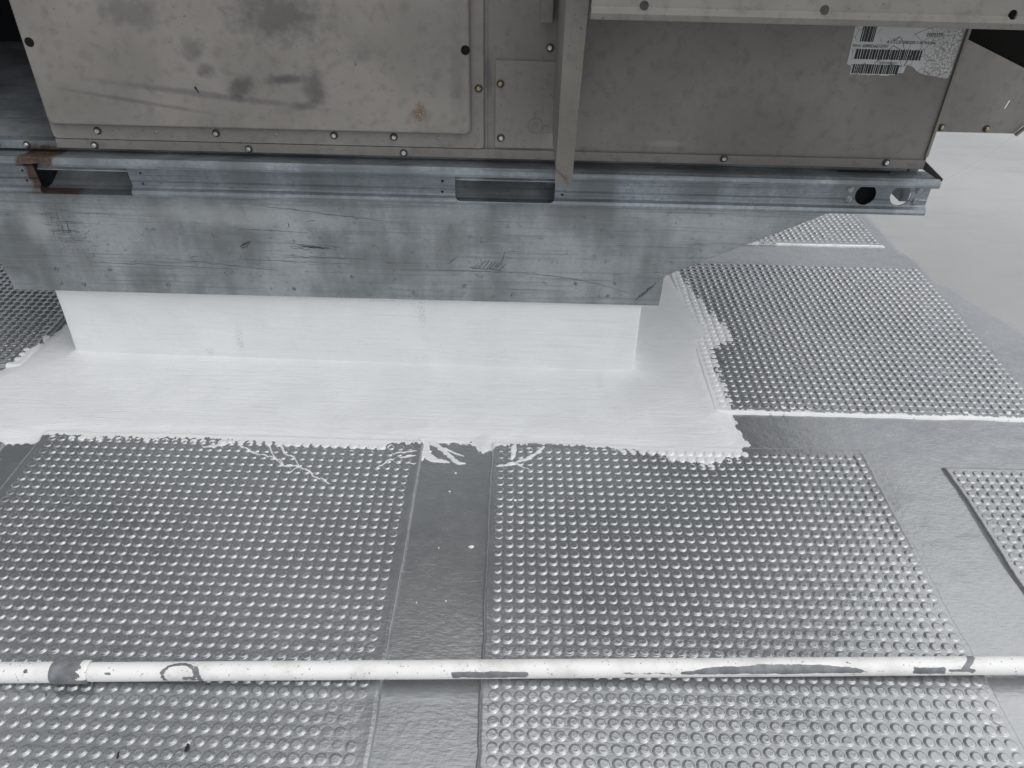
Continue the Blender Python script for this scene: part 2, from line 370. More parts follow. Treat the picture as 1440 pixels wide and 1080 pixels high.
def in_view(x, y):
    qx, qy, qz = x, y, np.full_like(x, .012-CAM_H)
    d = qx*fw.x+qy*fw.y+qz*fw.z; u = (qx*rt.x+qy*rt.y+qz*rt.z)/d; v = (qx*up.x+qy*up.y+qz*up.z)/d
    return (np.abs(u) < 720/1086) & (np.abs(v) < 540/1086), d
def walkway_mat(x0, x1, y0, y1, rot, label, hi=True, singles=0, white_front=False, drop=()):
    cx, cy = (x0+x1)/2, (y0+y1)/2; ca, sa = math.cos(rot), math.sin(rot)
    def R(a, b): return cx + a*ca - b*sa, cy + a*sa + b*ca
    W, D = x1-x0, y1-y0
    nu, nv = int(W/.009), int(D/.009)
    u = np.concatenate([[-W/2-.006, -W/2-.003, -W/2], np.linspace(-W/2+.004, W/2-.004, nu), [W/2, W/2+.003, W/2+.006]])
    v = np.concatenate([[-D/2-.006, -D/2-.003, -D/2], np.linspace(-D/2+.004, D/2-.004, nv), [D/2, D/2+.003, D/2+.006]])
    U, Vv = np.meshgrid(u, v, indexing='ij'); X, Y = R(U, Vv)
    # uneven trimmed edges
    wob = .004*vnoise(Y*11, X*0+x0*31, 1)+.0022*vnoise(Y*55, X*0+x0*17, 2); wob2 = .004*vnoise(X*11, Y*0+y0*31, 3)+.0022*vnoise(X*55, Y*0+y0*17, 4)
    e = np.maximum(np.abs(U)-W/2, np.abs(Vv)-D/2)
    X = X + wob*np.clip((np.abs(U)-W/2+.03)/.03, 0, 1); Y = Y + wob2*np.clip((np.abs(Vv)-D/2+.03)/.03, 0, 1)
    Z = mat_height(X, Y)
    lift = .0022*np.clip(1+e/.035, 0, 1)**2*(.5+vnoise(X*5+3, Y*5, 7)*1.6)      # edges curl a little
    Z = Z + lift
    Z = np.where(e > .005, .0022, np.where(e > .002, Z*.62+.001, Z))
    def paintval(X, Y, H):
        s = sdf_poly(X, Y, WHITE)
        if white_front:
            yf = cy - D/2 + (X-cx)*math.tan(rot)
            s = np.maximum(s, .0085+.012*vnoise(X*30, Y*0, 2)-np.abs(Y-yf+.004))
        return 1 + s + H
    pa = paintval(X, Y, 0)
    o = link(bpy.data.objects.new('walkway_mat', np_mesh('walkway_mat', np.stack([X, Y, Z], -1).reshape(-1, 3)-np.array([cx, cy, 0]), grid_faces(len(u), len(v)), MAT['coat'], True, pa.ravel())))
    o.location = (cx, cy, 0)
    tag(o, label, 'walkway mat', 'studded walkway mats on the roof')
    # studs
    nx, ny = int((W-.012)/PX), int((D-.012)/PY); LAID.append((cx, cy, rot, nx, ny))
    a = (np.arange(nx)-(nx-1)/2)*PX; b = (np.arange(ny)-(ny-1)/2)*PY
    A, B = np.meshgrid(a, b, indexing='ij'); A = A.ravel(); B = B.ravel()
    A = A + rng.normal(0, .00025, A.size); B = B + rng.normal(0, .00025, B.size)
    sx, sy = R(A, B)
    rim = np.maximum(np.abs(A)-W/2, np.maximum(-B, B*(1 if y1 > 1.5 else .8))-D/2)
    hs_ = np.clip(1 + .16*rng.normal(size=A.size) - .55*np.clip((rim+.045)/.045, 0, 1)*(.4+1.2*(vnoise(sx*16, sy*16, 4)+.5)), .22, 1.25)
    hs_ *= 1+.25*vnoise(sx*9+9, sy*9, 2)
    keep = np.ones(A.size, bool)
    for (px_, py_, pr_) in drop: hs_ = np.where(np.hypot(sx-px_, sy-py_) < pr_, hs_*.45, hs_)
    base = mat_height(sx, sy) + .0022*np.clip(1+rim/.035, 0, 1)**2*(.5+vnoise(sx*5+3, sy*5, 7)*1.6)
    single = np.zeros(A.size, bool)
    if singles:
        vis, depth = in_view(sx, sy)
        idx = np.where(vis)[0]; idx = idx[np.argsort(depth[idx])][:singles]; single[idx] = True
        for i in idx:
            s = bpy.data.objects.new('stud', stud_me if hs_[i] > .7 else stud_soft)
            s.location = (sx[i]-cx, sy[i]-cy, base[i]); s.scale = (1+.03*rng.normal(), 1+.03*rng.normal(), hs_[i] if hs_[i] > .7 else hs_[i]*1.3)
            s.rotation_euler = (rng.normal()*.02, rng.normal()*.02, rng.random()*6)
            s.parent = o; col.objects.link(s)
    I = np.where(~single)[0]; TV, TF = HI if hi else LO
    n, k = len(I), len(TV)
    VV = np.empty((n, k, 3)); jx = 1+.04*rng.normal(size=n); tx = rng.normal(size=n)*.02; ty = rng.normal(size=n)*.02
    VV[:, :, 0] = sx[I, None]+TV[None, :, 0]*jx[:, None]; VV[:, :, 1] = sy[I, None]+TV[None, :, 1]*jx[:, None]
    VV[:, :, 2] = base[I, None]+TV[None, :, 2]*hs_[I, None]+TV[None, :, 0]*tx[:, None]+TV[None, :, 1]*ty[:, None]
    FF = (TF[None]+(np.arange(n)*k)[:, None, None]).reshape(-1, 3)
    pv = paintval(VV[:, :, 0], VV[:, :, 1], (VV[:, :, 2]-base[I, None])*4.5)
    st = bpy.data.objects.new('stud_field', np_mesh('stud_field', VV.reshape(-1, 3)-np.array([cx, cy, 0]), FF, MAT['coat'], True, pv.ravel()))
    st.parent = o; col.objects.link(st); tag(st, kind='stuff')
    return o
D2R = math.radians; LAID = []
walkway_mat(-1.005, -.192, .470, 1.280, D2R(-.25), 'grey studded walkway mat crossed by the pole section with the grey ferrule', True, 300, drop=((-.20, .60, .07), (-.24, .64, .05)))
walkway_mat(-.034, .762, .475, 1.280, D2R(.3), 'grey studded walkway mat meeting the front corner of the white coating', True, 300, drop=((.74, .52, .05),))
walkway_mat(.470, 1.252, 1.412, 2.176, D2R(0), 'grey studded walkway mat with white brushed paint on its curb-side studs and front edge', True, 0, True)
walkway_mat(.400, 1.198, 2.318, 3.08, D2R(0), 'bright grey studded walkway mat behind the diagonal end of the galvanised skirt', False, 0, False)
walkway_mat(.922, 1.720, .460, 1.236, D2R(.3), 'grey studded walkway mat with a dark lifted edge across the wide coated joint', True, 300)
walkway_mat(-2.000, -1.196, 1.520, 2.29, D2R(1.0), 'dark studded walkway mat beside the white curb under the cut-away skirt corner', False)
walkway_mat(-1.880, -1.078, .470, 1.240, D2R(-.2), 'studded walkway mat beyond the narrow coated joint next to the white coating end', False)

# ------------------------------------------------------------------ white-coated roof curb with its brushed apron
CX, CY = -.39, 1.562
curb = empty('roof_curb', (CX, CY+.5, 0)); tag(curb, 'white coated roof curb with brushed white apron under the galvanised skirt', 'roof curb')
ZC = .222; CROT = D2R(-1.0)
def cr(x, y): return CX+(x-CX)*math.cos(CROT)-(y-CY)*math.sin(CROT), CY+(x-CX)*math.sin(CROT)+(y-CY)*math.cos(CROT)
def curb_wall():
    # closed ring of faces around the curb, rounded corners, hand-laid surface
    L, Dp, r = 1.372, .98, .006
    path = []
    for (ox, oy, a0) in ((-L/2+r, r, math.pi), (L/2-r, r, 1.5*math.pi), (L/2-r, Dp-r, 0), (-L/2+r, Dp-r, .5*math.pi)):
        for i in range(5):
            t = a0+.5*math.pi*i/4; path.append((ox+r*math.cos(t), oy+r*math.sin(t)))
    P = []
    for i in range(len(path)):
        p, q = np.array(path[i]), np.array(path[(i+1) % len(path)]); n = max(1, int(np.linalg.norm(q-p)/.012))
        for k in range(n): P.append(p+(q-p)*k/n)
    P = np.array(P+[P[0]]); zz = np.linspace(-.003, ZC, 22)
    s = np.arange(len(P))*.012
    T = np.gradient(P, axis=0); T /= np.linalg.norm(T, axis=1)[:, None]+1e-9; N = np.stack([T[:, 1], -T[:, 0]], 1)
    S, ZZ = np.meshgrid(s, zz, indexing='ij'); dis = .0028*vnoise(S*4, ZZ*9, 1)+.0012*vnoise(S*18, ZZ*40, 2)
    dis[-1] = dis[0]
    Xp = CX+P[:, None, 0]+N[:, None, 0]*dis; Yp = CY+P[:, None, 1]+N[:, None, 1]*dis
    XX, YY = cr(Xp, Yp)
    return link(bpy.data.objects.new('curb_wall', np_mesh('curb_wall', np.stack([XX, YY, ZZ], -1).reshape(-1, 3), grid_faces(len(P), len(zz)), MAT['white'])), curb)
curb_wall()
def apron():
    h = .007; xs = np.arange(-1.36, .62, h); yv = np.arange(1.20, 2.70, h)
    X, Y = np.meshgrid(xs, yv, indexing='ij')
    off = lambda X, Y: sdf_poly(X, Y, WHITE) - .004 + .006*vnoise(X*28, Y*28, 3) + .004*vnoise(X*90, Y*90, 4)
    S = off(X, Y); F = grid_faces(len(xs), len(yv))
    ins = (S > 0).ravel(); keep = ins[F].any(1)
    lx, ly = CX-.68, CY+.012
    XR = (X-CX)*math.cos(-CROT)-(Y-CY)*math.sin(-CROT)+CX; YR = (X-CX)*math.sin(-CROT)+(Y-CY)*math.cos(-CROT)+CY
    dcurb = np.maximum(np.maximum(lx-XR, XR-(CX+.68)), np.maximum(ly-YR, YR-(CY+.96)))
    keep &= ~(dcurb.ravel() < -.02)[F].all(1)
    X2, Y2 = X.copy(), Y.copy(); e = 1e-3
    for _ in range(3):
        S2 = off(X2, Y2); gx = (sdf_poly(X2+e, Y2, WHITE)-sdf_poly(X2-e, Y2, WHITE))/(2*e); gy = (sdf_poly(X2, Y2+e, WHITE)-sdf_poly(X2, Y2-e, WHITE))/(2*e)
        mv = (S <= 0) & (S > -.03); X2 = np.where(mv, X2-gx*S2*.9, X2); Y2 = np.where(mv, Y2-gy*S2*.9, Y2)
    S3 = np.clip(off(X2, Y2), 0, 1)
    t = np.clip(S3/.045, 0, 1); t = t*t*(3-2*t)
    Z = .0050 + .0065*t + .0026*vnoise(X2*6, Y2*9, 5)*t + .0010*vnoise(X2*26, Y2*26, 6)*t
    Z = np.where(S <= 0, .0036, Z) 
    dc = np.maximum(dcurb, 0); Z = Z + .016*np.exp(-dc/.010)*(1+.6*vnoise(X2*5, Y2*5, 1)) + .006*np.exp(-dc/.05)
    # lapped fabric edge lines at the curb's right front corner
    Z += .0012*(np.hypot(X2-.36, Y2-1.50) < .15+.01*vnoise(X2*9, Y2*9, 2))
    Z += .0010*((X2 > .05) & (X2 < .31) & (np.abs(Y2-1.42+.2*(X2-.2)) < .05))
    V = np.stack([X2, Y2, Z], -1).reshape(-1, 3); Fk = F[keep]; used, inv = np.unique(Fk, return_inverse=True)
    return link(bpy.data.objects.new('apron', np_mesh('apron', V[used], inv.reshape(-1, 4), MAT['white'])), curb)
apron()

# splashes of white paint that ran out over mat and deck
def zdrip(x, y):
    z = mat_height(x, y)
    for cx_, cy_, ro_, nx_, ny_ in LAID[:2]:
        a = (x-cx_)*math.cos(ro_)+(y-cy_)*math.sin(ro_); b = -(x-cx_)*math.sin(ro_)+(y-cy_)*math.cos(ro_)
        ia = np.round(a/PX+(nx_-1)/2); ib = np.round(b/PY+(ny_-1)/2); ok = (ia >= 0) & (ia < nx_) & (ib >= 0) & (ib < ny_)
        d = np.hypot(a-(ia-(nx_-1)/2)*PX, b-(ib-(ny_-1)/2)*PY)*1000
        z = z + np.where(ok, np.maximum(0, np.interp(d, [p_[0] for p_ in PROF], [p_[1] for p_ in PROF]))*.00102, 0)
    return z + .0004
def zdeck(x, y): return np.where((x > -.190) & (x < -.036), .0052, zdrip(x, y))
s1 = empty('paint_splash', (-.48, 1.2, .01)); tag(s1, 'thin branching white paint run across the studs of the mat left of the bare strip', 'paint splash')
s1c = [strip_mesh('paint_run', p, w_, zdrip, MAT['white'], s1, .0009) for p, w_ in (
    ([(-.579, 1.250), (-.537, 1.224), (-.515, 1.218), (-.48, 1.206), (-.466, 1.186), (-.444, 1.189), (-.431, 1.183), (-.405, 1.169), (-.399, 1.154), (-.381, 1.151), (-.359, 1.135)], [.005, .004, .003, .003, .004, .003, .003, .004, .003, .003, .004]),
    ([(-.514, 1.25), (-.496, 1.216), (-.475, 1.193), (-.466, 1.184)], [.004, .003, .003, .002]),
    ([(-.489, 1.251), (-.475, 1.226), (-.449, 1.211), (-.436, 1.187), (-.452, 1.164)], [.006, .004, .003, .003, .002]),
    ([(-.600, 1.262), (-.625, 1.243), (-.655, 1.240)], [.020, .014, .004]))]
s2 = empty('paint_splash', (-.16, 1.23, .006)); tag(s2, 'thick white paint splash with pointed fingers on the bare strip between mats', 'paint splash')
for p, w_ in (([(-.190, 1.285), (-.180, 1.243), (-.161, 1.226), (-.125, 1.217)], [.018, .024, .016, .004]), ([(-.193, 1.248), (-.185, 1.228), (-.198, 1.203), (-.211, 1.207)], [.014, .008, .005, .003]),
              ([(-.180, 1.236), (-.235, 1.222), (-.256, 1.21), (-.277, 1.183)], [.006, .003, .003, .002]), ([(-.175, 1.250), (-.215, 1.243), (-.250, 1.232)], [.006, .004, .002]),
              ([(-.172, 1.285), (-.135, 1.246), (-.108, 1.215), (-.093, 1.216)], [.012, .012, .009, .003]), ([(-.142, 1.262), (-.117, 1.247), (-.097, 1.238)], [.007, .004, .002])):
    strip_mesh('paint_run', p, w_, zdeck, MAT['white'], s2, .0010)
s3 = empty('paint_splash', (.02, 1.22, .01)); tag(s3, 'curved white paint streak on the mat corner right of the bare strip', 'paint splash')
for p, w_ in (([(.079, 1.28), (.061, 1.253), (.041, 1.232), (.004, 1.211), (-.030, 1.203)], [.009, .008, .008, .009, .004]), ([(.008, 1.275), (.007, 1.238), (.001, 1.219)], [.016, .012, .004]), ([(.010, 1.214), (.035, 1.197), (.045, 1.19)], [.004, .002, .002])):
    strip_mesh('paint_run', p, w_, zdrip, MAT['white'], s3, .0009)
for k, (x, y, r) in enumerate([(-.068, .985, .0036), (-.105, .86, .0012), (-.155, .855, .0011), (-.128, .98, .0011), (-.12, 1.13, .0016), (-.112, 1.185, .0018), (.012, 1.105, .0026)]):
    n = 9; bm = bmesh.new(); z0 = .0056 if -.19 < x < -.035 else TOP+.0008
    ring = [bm.verts.new((x+r*(1+.4*random.random())*math.cos(6.283*i/n)*1.2, y+r*(1+.3*random.random())*math.sin(6.283*i/n), z0-.001)) for i in range(n)]
    ring2 = [bm.verts.new((x+(v.co.x-x)*.6, y+(v.co.y-y)*.6, z0+.001)) for v in ring]; bm.faces.new(ring2)
    for i in range(n): bm.faces.new((ring[i], ring[(i+1) % n], ring2[(i+1) % n], ring2[i]))
    bm_obj('paint_drop', bm, MAT['white'], s2 if k < 6 else s3, True)

# ------------------------------------------------------------------ fasteners shared by the sheet-metal things
def fastener(name, rw, rh, hw, hh, mat, sides=6):
    bm = bmesh.new()
    def ring(r, y, n): return [bm.verts.new((r*math.cos(2*math.pi*i/n), y, r*math.sin(2*math.pi*i/n))) for i in range(n)]
    n = 18
    a, b_, c = ring(rw, .001, n), ring(rw, -hw*.6, n), ring(rw*.86, -hw, n)
    for p, q in ((a, b_), (b_, c)):
        for i in range(n): bm.faces.new((p[i], q[i], q[(i+1) % n], p[(i+1) % n]))
    bm.faces.new(c[::-1])
    d, e, f_ = ring(rh, -hw+.0002, sides), ring(rh, -hw-hh*.8, sides), ring(rh*.8, -hw-hh, sides)
    for p, q in ((d, e), (e, f_)):
        for i in range(sides): bm.faces.new((p[i], q[i], q[(i+1) % sides], p[(i+1) % sides]))
    bm.faces.new(f_[::-1]); bmesh.ops.recalc_face_normals(bm, faces=bm.faces[:])
    me = bpy.data.meshes.new(name); bm.to_mesh(me); nw = 2*n+1; bm.free(); me.materials.append(mat); me.materials.append(MAT['washer'] if sides == 6 else mat)
    me.polygons.foreach_set('material_index', [1 if i < nw else 0 for i in range(len(me.polygons))]); return me
SCREW = fastener('screw', .0078, .0050, .0016, .0045, MAT['screw']); SCREW_B = fastener('screw_brass', .0078, .0048, .0016, .0042, MAT['brass'])
SMALL = fastener('screw_small', .0042, .0026, .001, .0012, MAT['greyscrew'], 8); RIVET = fastener('rivet', .0050, .0040, .0008, .0014, MAT['greyscrew'], 12)
RSCREW = fastener('rail_screw', .0078, .0055, .0014, .0018, MAT['greyscrew'], 16)
def put(me, name, x, y, z, parent):
    o = bpy.data.objects.new(name, me); o.location = (x, y, z); o.rotation_euler = (rng.normal()*.05, rng.random()*3, rng.normal()*.05)
    return link(o, parent)

# ------------------------------------------------------------------ galvanised curb adapter (the skirt)
SK = 1.543
adp = empty('curb_adapter', (-.39, 1.56, .20)); tag(adp, 'scuffed galvanised sheet skirt with cut-away ends between curb and base rail', 'curb adapter')
prof = [(-1.47, .446), (-1.155, .290), (-1.150, .276), (-1.142, .209), (-.70, .2085), (.0, .2085), (.331, .2085), (.333, .245), (.333, .278), (.338, .288), (.352, .297), (.664, .447)]
bm = bmesh.new(); add_prism(bm, prof, SK, SK+.003)
fs = bm_obj('front_skirt', bm, MAT['galv'], adp)
# folded return along the cut-away ends, sides and back
bm = bmesh.new(); add_prism(bm, [(.336, .2875), (.350, .2965), (.664, .4465), (.664, .4425), (.352, .2915), (.340, .284)], SK+.0035, SK+.030); bm_obj('edge_return', bm, MAT['galv'], adp)
bm = bmesh.new(); add_prism(bm, [(-1.47, .4455), (-1.155, .2895), (-1.147, .2735), (-1.141, .2735), (-1.150, .284), (-1.47, .441)], SK+.0035, SK+.030); bm_obj('edge_return', bm, MAT['galv'], adp)
for x in (-1.138, .326):
    bm = bmesh.new(); add_box(bm, x, x+.003, SK+.0035, SK+.99, .211, .446); bm_obj('side_skirt', bm, MAT['galv'], adp)
bm = bmesh.new(); add_prism(bm, prof, SK+.99, SK+.993); bm_obj('rear_skirt', bm, MAT['galv'], adp)
for x, z in [(-1.03, .265), (-.908, .266), (-.648, .263), (-.979, .226), (-1.031, .227), (-.786, .23), (-.5, .229), (-.366, .262), (-.228, .226), (-.113, .247), (-.003, .226), (.138, .26), (.226, .264), (.213, .231)]:
    put(RIVET, 'rivet', x, SK-.0002, z, adp)
def scuff(pts, wd, parent=adp, y=SK, mat='scuff'):
    bm = bmesh.new(); prev = None; n = len(pts)
    for i, (x, z) in enumerate(pts):
        a = Vector(pts[max(i-1, 0)]); b_ = Vector(pts[min(i+1, n-1)]); t = (b_-a).normalized(); k = wd*(.35+.65*math.sin(math.pi*(i+.3)/(n-.4)))*(1+.5*random.uniform(-1, 1))/2
        cur = (bm.verts.new((x-t.y*k, y-.00035, z+t.x*k)), bm.verts.new((x+t.y*k, y-.00035, z-t.x*k)))
        if prev: bm.faces.new((prev[0], prev[1], cur[1], cur[0]))
        prev = cur
    return bm_obj('scratch', bm, MAT[mat], parent)
def squiggle(x0, z0, x1, z1, amp, n=10): return [(x0+(x1-x0)*t/n+random.gauss(0, amp*.4), z0+(z1-z0)*t/n+random.gauss(0, amp)) for t in range(n+1)]
for a in [(-.605, .330, -.580, .342, .0015), (-.603, .328, -.585, .337, .002), (-.60, .334, -.578, .345, .001)]: scuff(squiggle(*a), .003)
for k in range(9): x = -.47+.1*random.random(); z = .335+random.gauss(0, .004); scuff(squiggle(x-.03, z+.002, x+.025, z-.003, .0008), .0013)
for k in range(9): x = -.095+.0075*k; scuff(squiggle(x, .291+random.gauss(0, .001), x+.016, .309+random.gauss(0, .002), .0009, 6), .0018)
scuff(squiggle(-.10, .293, -.030, .289, .0008), .003); scuff(squiggle(-.032, .300, -.022, .338, .0012), .0016); scuff(squiggle(-.148, .302, -.128, .318, .001), .0022)
scuff(squiggle(.277, .222, .318, .267, .001), .005); scuff([(.02+.03*i, .2815-.0005*i-.0006*i*i) for i in range(9)], .0011)
for k in range(16): x = -.985+random.gauss(0, .02); z = .33+.09*random.random(); scuff(squiggle(x-.02, z, x+.02, z-.002, .0007), .0009)
for k in range(9): x = -.985+random.gauss(0, .014); z = .33+.07*random.random(); scuff(squiggle(x, z-.014, x+.002, z+.014, .0006), .0009)
for a in [(-.80, .300, -.53, .274, .001), (-.56, .430, -.25, .395, .001), (-.95, .285, -.62, .275, .001), (-.62, .300, -.36, .295, .0008), (-.60, .372, -.45, .368, .0006), (-.18, .285, .05, .284, .0007), (-.52, .312, -.33, .308, .001)]: scuff(squiggle(*a, 24), .0011)
scuff(squiggle(-.49, .392, -.489, .377, .0004, 5), .0014)
for k in range(26): x = random.uniform(-1.05, .45); z = random.uniform(.25, .42); scuff(squiggle(x, z, x+random.uniform(.004, .03), z+random.gauss(0, .004), .0006, 5), .0010)

# ------------------------------------------------------------------ the rooftop unit
RX0, RX1 = -1.95, .834; WY = 1.562; ZB = .532
unit = empty('rooftop_unit', (-.55, 2.1, .44)); tag(unit, 'large beige rooftop air handling unit on a galvanised base rail', 'rooftop unit')
RAIL = [(1.572, .5270), (1.545, .5270), (1.533, .5300), (1.514, .5320), (1.507, .5275), (1.5055, .5205), (1.509, .5145), (1.519, .5105), (1.5335, .5085), (1.5365, .503), (1.5365, .480), (1.5345, .478), (1.5365, .476), (1.5365, .468), (1.5335, .4645), (1.527, .4605), (1.5245, .4545), (1.527, .4487), (1.534, .4472), (1.560, .4472)]
def rail_profile(th=.0028):
    P = np.array(RAIL); T = np.gradient(P, axis=0); T /= np.linalg.norm(T, axis=1)[:, None]; N = np.stack([-T[:, 1], T[:, 0]], 1)
    inner = P + N*th
    if inner[10, 0] < P[10, 0]: inner = P - N*th
    return [tuple(p) for p in P] + [tuple(p) for p in inner[::-1]]
bm = bmesh.new(); add_prism(bm, rail_profile(), RX0, .852, 'x')
rail = bm_obj('base_rail', bm, MAT['rail'], unit)
cut = []
def slot_cut(x0, x1, z0, z1, r):
    b2 = bmesh.new(); add_prism(b2, rounded_rect(x0, x1, z0, z1, r), 1.47, 1.60); return bm_obj('cutter', b2, MAT['rail'])
cut.append(slot_cut(-.128, .079, .4560, .5112, .011)); 
b2 = bmesh.new(); add_prism(b2, [(-.990, .4490), (-.801, .4490), (-.801, .470), (-.806, .5120), (-.930, .5130), (-.952, .520), (-.960, .5225), (-.998, .519), (-.994, .470)], 1.47, 1.60); cut.append(bm_obj('cutter', b2, MAT['rail']))
for x in (.722, .795): cut.append(cyl_cut(x, .487, .0215, 1.47, 1.60))
for x, z in [(-1.022, .494), (-1.02, .473), (-.778, .495), (-.778, .472), (-.154, .494), (-.155, .471), (.095, .471)]: cut.append(cyl_cut(x, z, .0028, 1.51, 1.60, 10))
boolean_cut(rail, cut)
for x, z in [(.687, .498), (.689, .476), (.829, .4985), (.828, .476)]: put(RSCREW, 'screw', x, 1.5362, z, rail)
# corner tab at the rail end
# fork pockets behind the two slots
for x0, x1 in ((-1.0, -.795), (-.134, .086)):
    bm = bmesh.new(); add_prism(bm, [(1.5405, .4445), (1.63, .4445), (1.63, .515), (1.5405, .515), (1.5405, .512), (1.580, .511), (1.552, .4935), (1.553, .4905), (1.625, .4960), (1.625, .4640), (1.585, .4475), (1.5405, .4475)], x0, x1, 'x'); bm_obj('fork_pocket', bm, MAT['pocket'], rail)
# other rails and base pan
bm = bmesh.new(); add_box(bm, .815, .835, 1.575, 2.66, .458, .536, .003); bm_obj('side_rail', bm, MAT['rail'], unit)
bm = bmesh.new(); add_box(bm, RX0, .835, 2.665, 2.69, .4475, .536, .003); bm_obj('rear_rail', bm, MAT['rail'], unit)
bm = bmesh.new(); add_box(bm, RX0, .812, 1.578, 2.66, .520, .5315); bm_obj('base_pan', bm, MAT['galv'], unit)
bm = bmesh.new(); add_box(bm, .660, .768, 1.5560, 1.5585, .449, .530); bm_obj('hole_backing', bm, MAT['interior'], unit)  # near-black plate added behind the left rail hole so it reads as dark
# cabinet: front wall right of the open compartment, sides, top, back
HT = 1.30
bm = bmesh.new(); add_box(bm, -.940, RX1-.003, WY, WY+.0025, ZB+.006, HT); fw_ = bm_obj('front_wall', bm, MAT['cab'], unit)
bm = bmesh.new(); add_prism(bm, [(WY-.004, ZB+.004), (WY+.012, ZB+.003), (WY+.012, ZB+.0055), (WY-.001, ZB+.0075), (WY-.0045, ZB+.024), (WY-.0075, ZB+.024), (WY-.0075, ZB+.006)], -.943, RX1-.002, 'x'); bf = bm_obj('base_flange', bm, MAT['cab'], unit)
bm = bmesh.new(); add_box(bm, RX1-.0025, RX1, WY-.003, 2.66, ZB+.006, HT, .0008); bm_obj('end_wall', bm, MAT['cab'], unit)
bm = bmesh.new(); add_box(bm, RX0, RX1, 2.66, 2.663, ZB+.006, HT); bm_obj('rear_wall', bm, MAT['cab'], unit)
bm = bmesh.new(); add_box(bm, RX0-.01, RX1+.01, WY-.02, 2.68, HT, HT+.04, .006); bm_obj('top_cover', bm, MAT['cab'], unit)
for x in (-.865, -.55, -.233, .421, .752): put(SCREW, 'screw', x, WY-.0078 if x < .2 else WY-.0078, .5450 if x < .2 else .5500, bf)
bm = bmesh.new(); add_box(bm, RX1-.0045, RX1+.0012, WY-.0050, WY-.0032, ZB+.030, HT, .0006); bm_obj('corner_edge', bm, MAT['hood'], unit)
# open compartment at the left
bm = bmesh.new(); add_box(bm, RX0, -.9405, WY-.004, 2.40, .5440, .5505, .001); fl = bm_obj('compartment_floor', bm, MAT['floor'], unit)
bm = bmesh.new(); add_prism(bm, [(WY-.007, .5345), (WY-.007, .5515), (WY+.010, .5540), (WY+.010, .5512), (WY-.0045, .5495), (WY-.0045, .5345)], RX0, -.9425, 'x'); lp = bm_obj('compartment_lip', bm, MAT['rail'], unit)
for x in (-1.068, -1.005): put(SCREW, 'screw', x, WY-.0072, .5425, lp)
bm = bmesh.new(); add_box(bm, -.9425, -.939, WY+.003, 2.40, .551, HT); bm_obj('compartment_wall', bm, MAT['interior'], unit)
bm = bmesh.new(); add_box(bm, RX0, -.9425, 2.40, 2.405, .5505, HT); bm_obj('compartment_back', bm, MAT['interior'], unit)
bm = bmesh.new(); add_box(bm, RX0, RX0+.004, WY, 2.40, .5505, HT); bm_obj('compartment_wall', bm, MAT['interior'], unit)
bm = bmesh.new(); add_box(bm, RX0+.004, -.9425, WY+.004, WY+.03, 1.0, HT); bm_obj('compartment_header', bm, MAT['cab'], unit)
# access panel: flange, raised face, two rubber hole plugs
bm = bmesh.new(); add_prism(bm, rounded_rect(-.9445, -.0700, .5575, 1.26, .008), WY-.0065, WY-.0035); ap = bm_obj('access_panel', bm, MAT['panel'], unit)
def raised(x0, x1, z0, z1, r, yb, yf, bev):
    """pressed face: outline swept forward with a rounded edge"""
    b_ = bmesh.new(); rings = []
    for k in range(6):
        t = .5*math.pi*k/5; ins = bev*(1-math.cos(t)); y = yb + (yf-yb)*(.35+.65*math.sin(t)) if k else yb
        rings.append([b_.verts.new((x, y, z)) for x, z in rounded_rect(x0+ins, x1-ins, z0+ins, z1-ins, r, seg=6)])
    for p, q in zip(rings, rings[1:]):
        n = len(p)
        for i in range(n): b_.faces.new((p[i], p[(i+1) % n], q[(i+1) % n], q[i]))
    b_.faces.new(rings[-1]); bmesh.ops.recalc_face_normals(b_, faces=b_.faces[:]); return b_
rf = bm_obj('raised_face', raised(-.9385, -.0935, .5880, 1.24, .012, WY-.0060, WY-.0235, .006), MAT['panel'], ap)
for x, z in ((-.103, .749), (-.922, .744)):
    bm = bmesh.new(); n = 20; add_prism(bm, [(x+.0085*math.cos(6.2832*i/n), z+.0085*math.sin(6.2832*i/n)) for i in range(n)], WY-.0245, WY-.021); bm_obj('hole_plug', bm, MAT['rubber'], ap)
for x, z in ((-.851, .5745), (-.611, .5755), (-.372, .577), (-.251, .577)): put(SCREW, 'screw', x, WY-.0066, z, ap)
for x, z in ((-.732, .5745), (-.491, .576), (-.16, .577)): put(SMALL, 'screw', x, WY-.0066, z, ap)
put(SCREW_B, 'screw', -.079, WY-.0066, .676, ap)
bm = bmesh.new(); add_prism(bm, [(-.630, .668), (-.626, .671), (-.6245, .668), (-.621, .659), (-.6225, .6585), (-.627, .6655)], WY-.0240, WY-.0230); bm_obj('tar_spot', bm, MAT['dark'], ap)
# fold of the corner post and the junction cover
bm = bmesh.new(); add_prism(bm, [(-.0665, .545), (-.0630, .545), (-.0630, 1.26), (-.0665, 1.26)], WY-.0030, WY-.0004); bm_obj('post_fold', bm, MAT['cab'], unit)
bm = bmesh.new(); add_prism(bm, rounded_rect(-.0465, .0765, .5600, .7280, .0015, seg=2), WY-.0045, WY-.0010); cp = bm_obj('cover_plate', bm, MAT['panel'], unit)
put(SCREW_B, 'screw', -.037, WY-.0046, .685, cp); put(SCREW, 'screw', -.035, WY-.0046, .580, cp)
bm = bmesh.new(); n = 32; ra, rb = .0152, .0145
A = [[bm.verts.new((.034+r*math.cos(6.2832*i/n), y, .606+r*math.sin(6.2832*i/n))) for i in range(n)] for r, y in ((ra, WY-.0044), (ra-.0003, WY-.0050), (rb, WY-.0044))]
for p, q in zip(A, A[1:]):
    for i in range(n): bm.faces.new((p[i], p[(i+1) % n], q[(i+1) % n], q[i]))
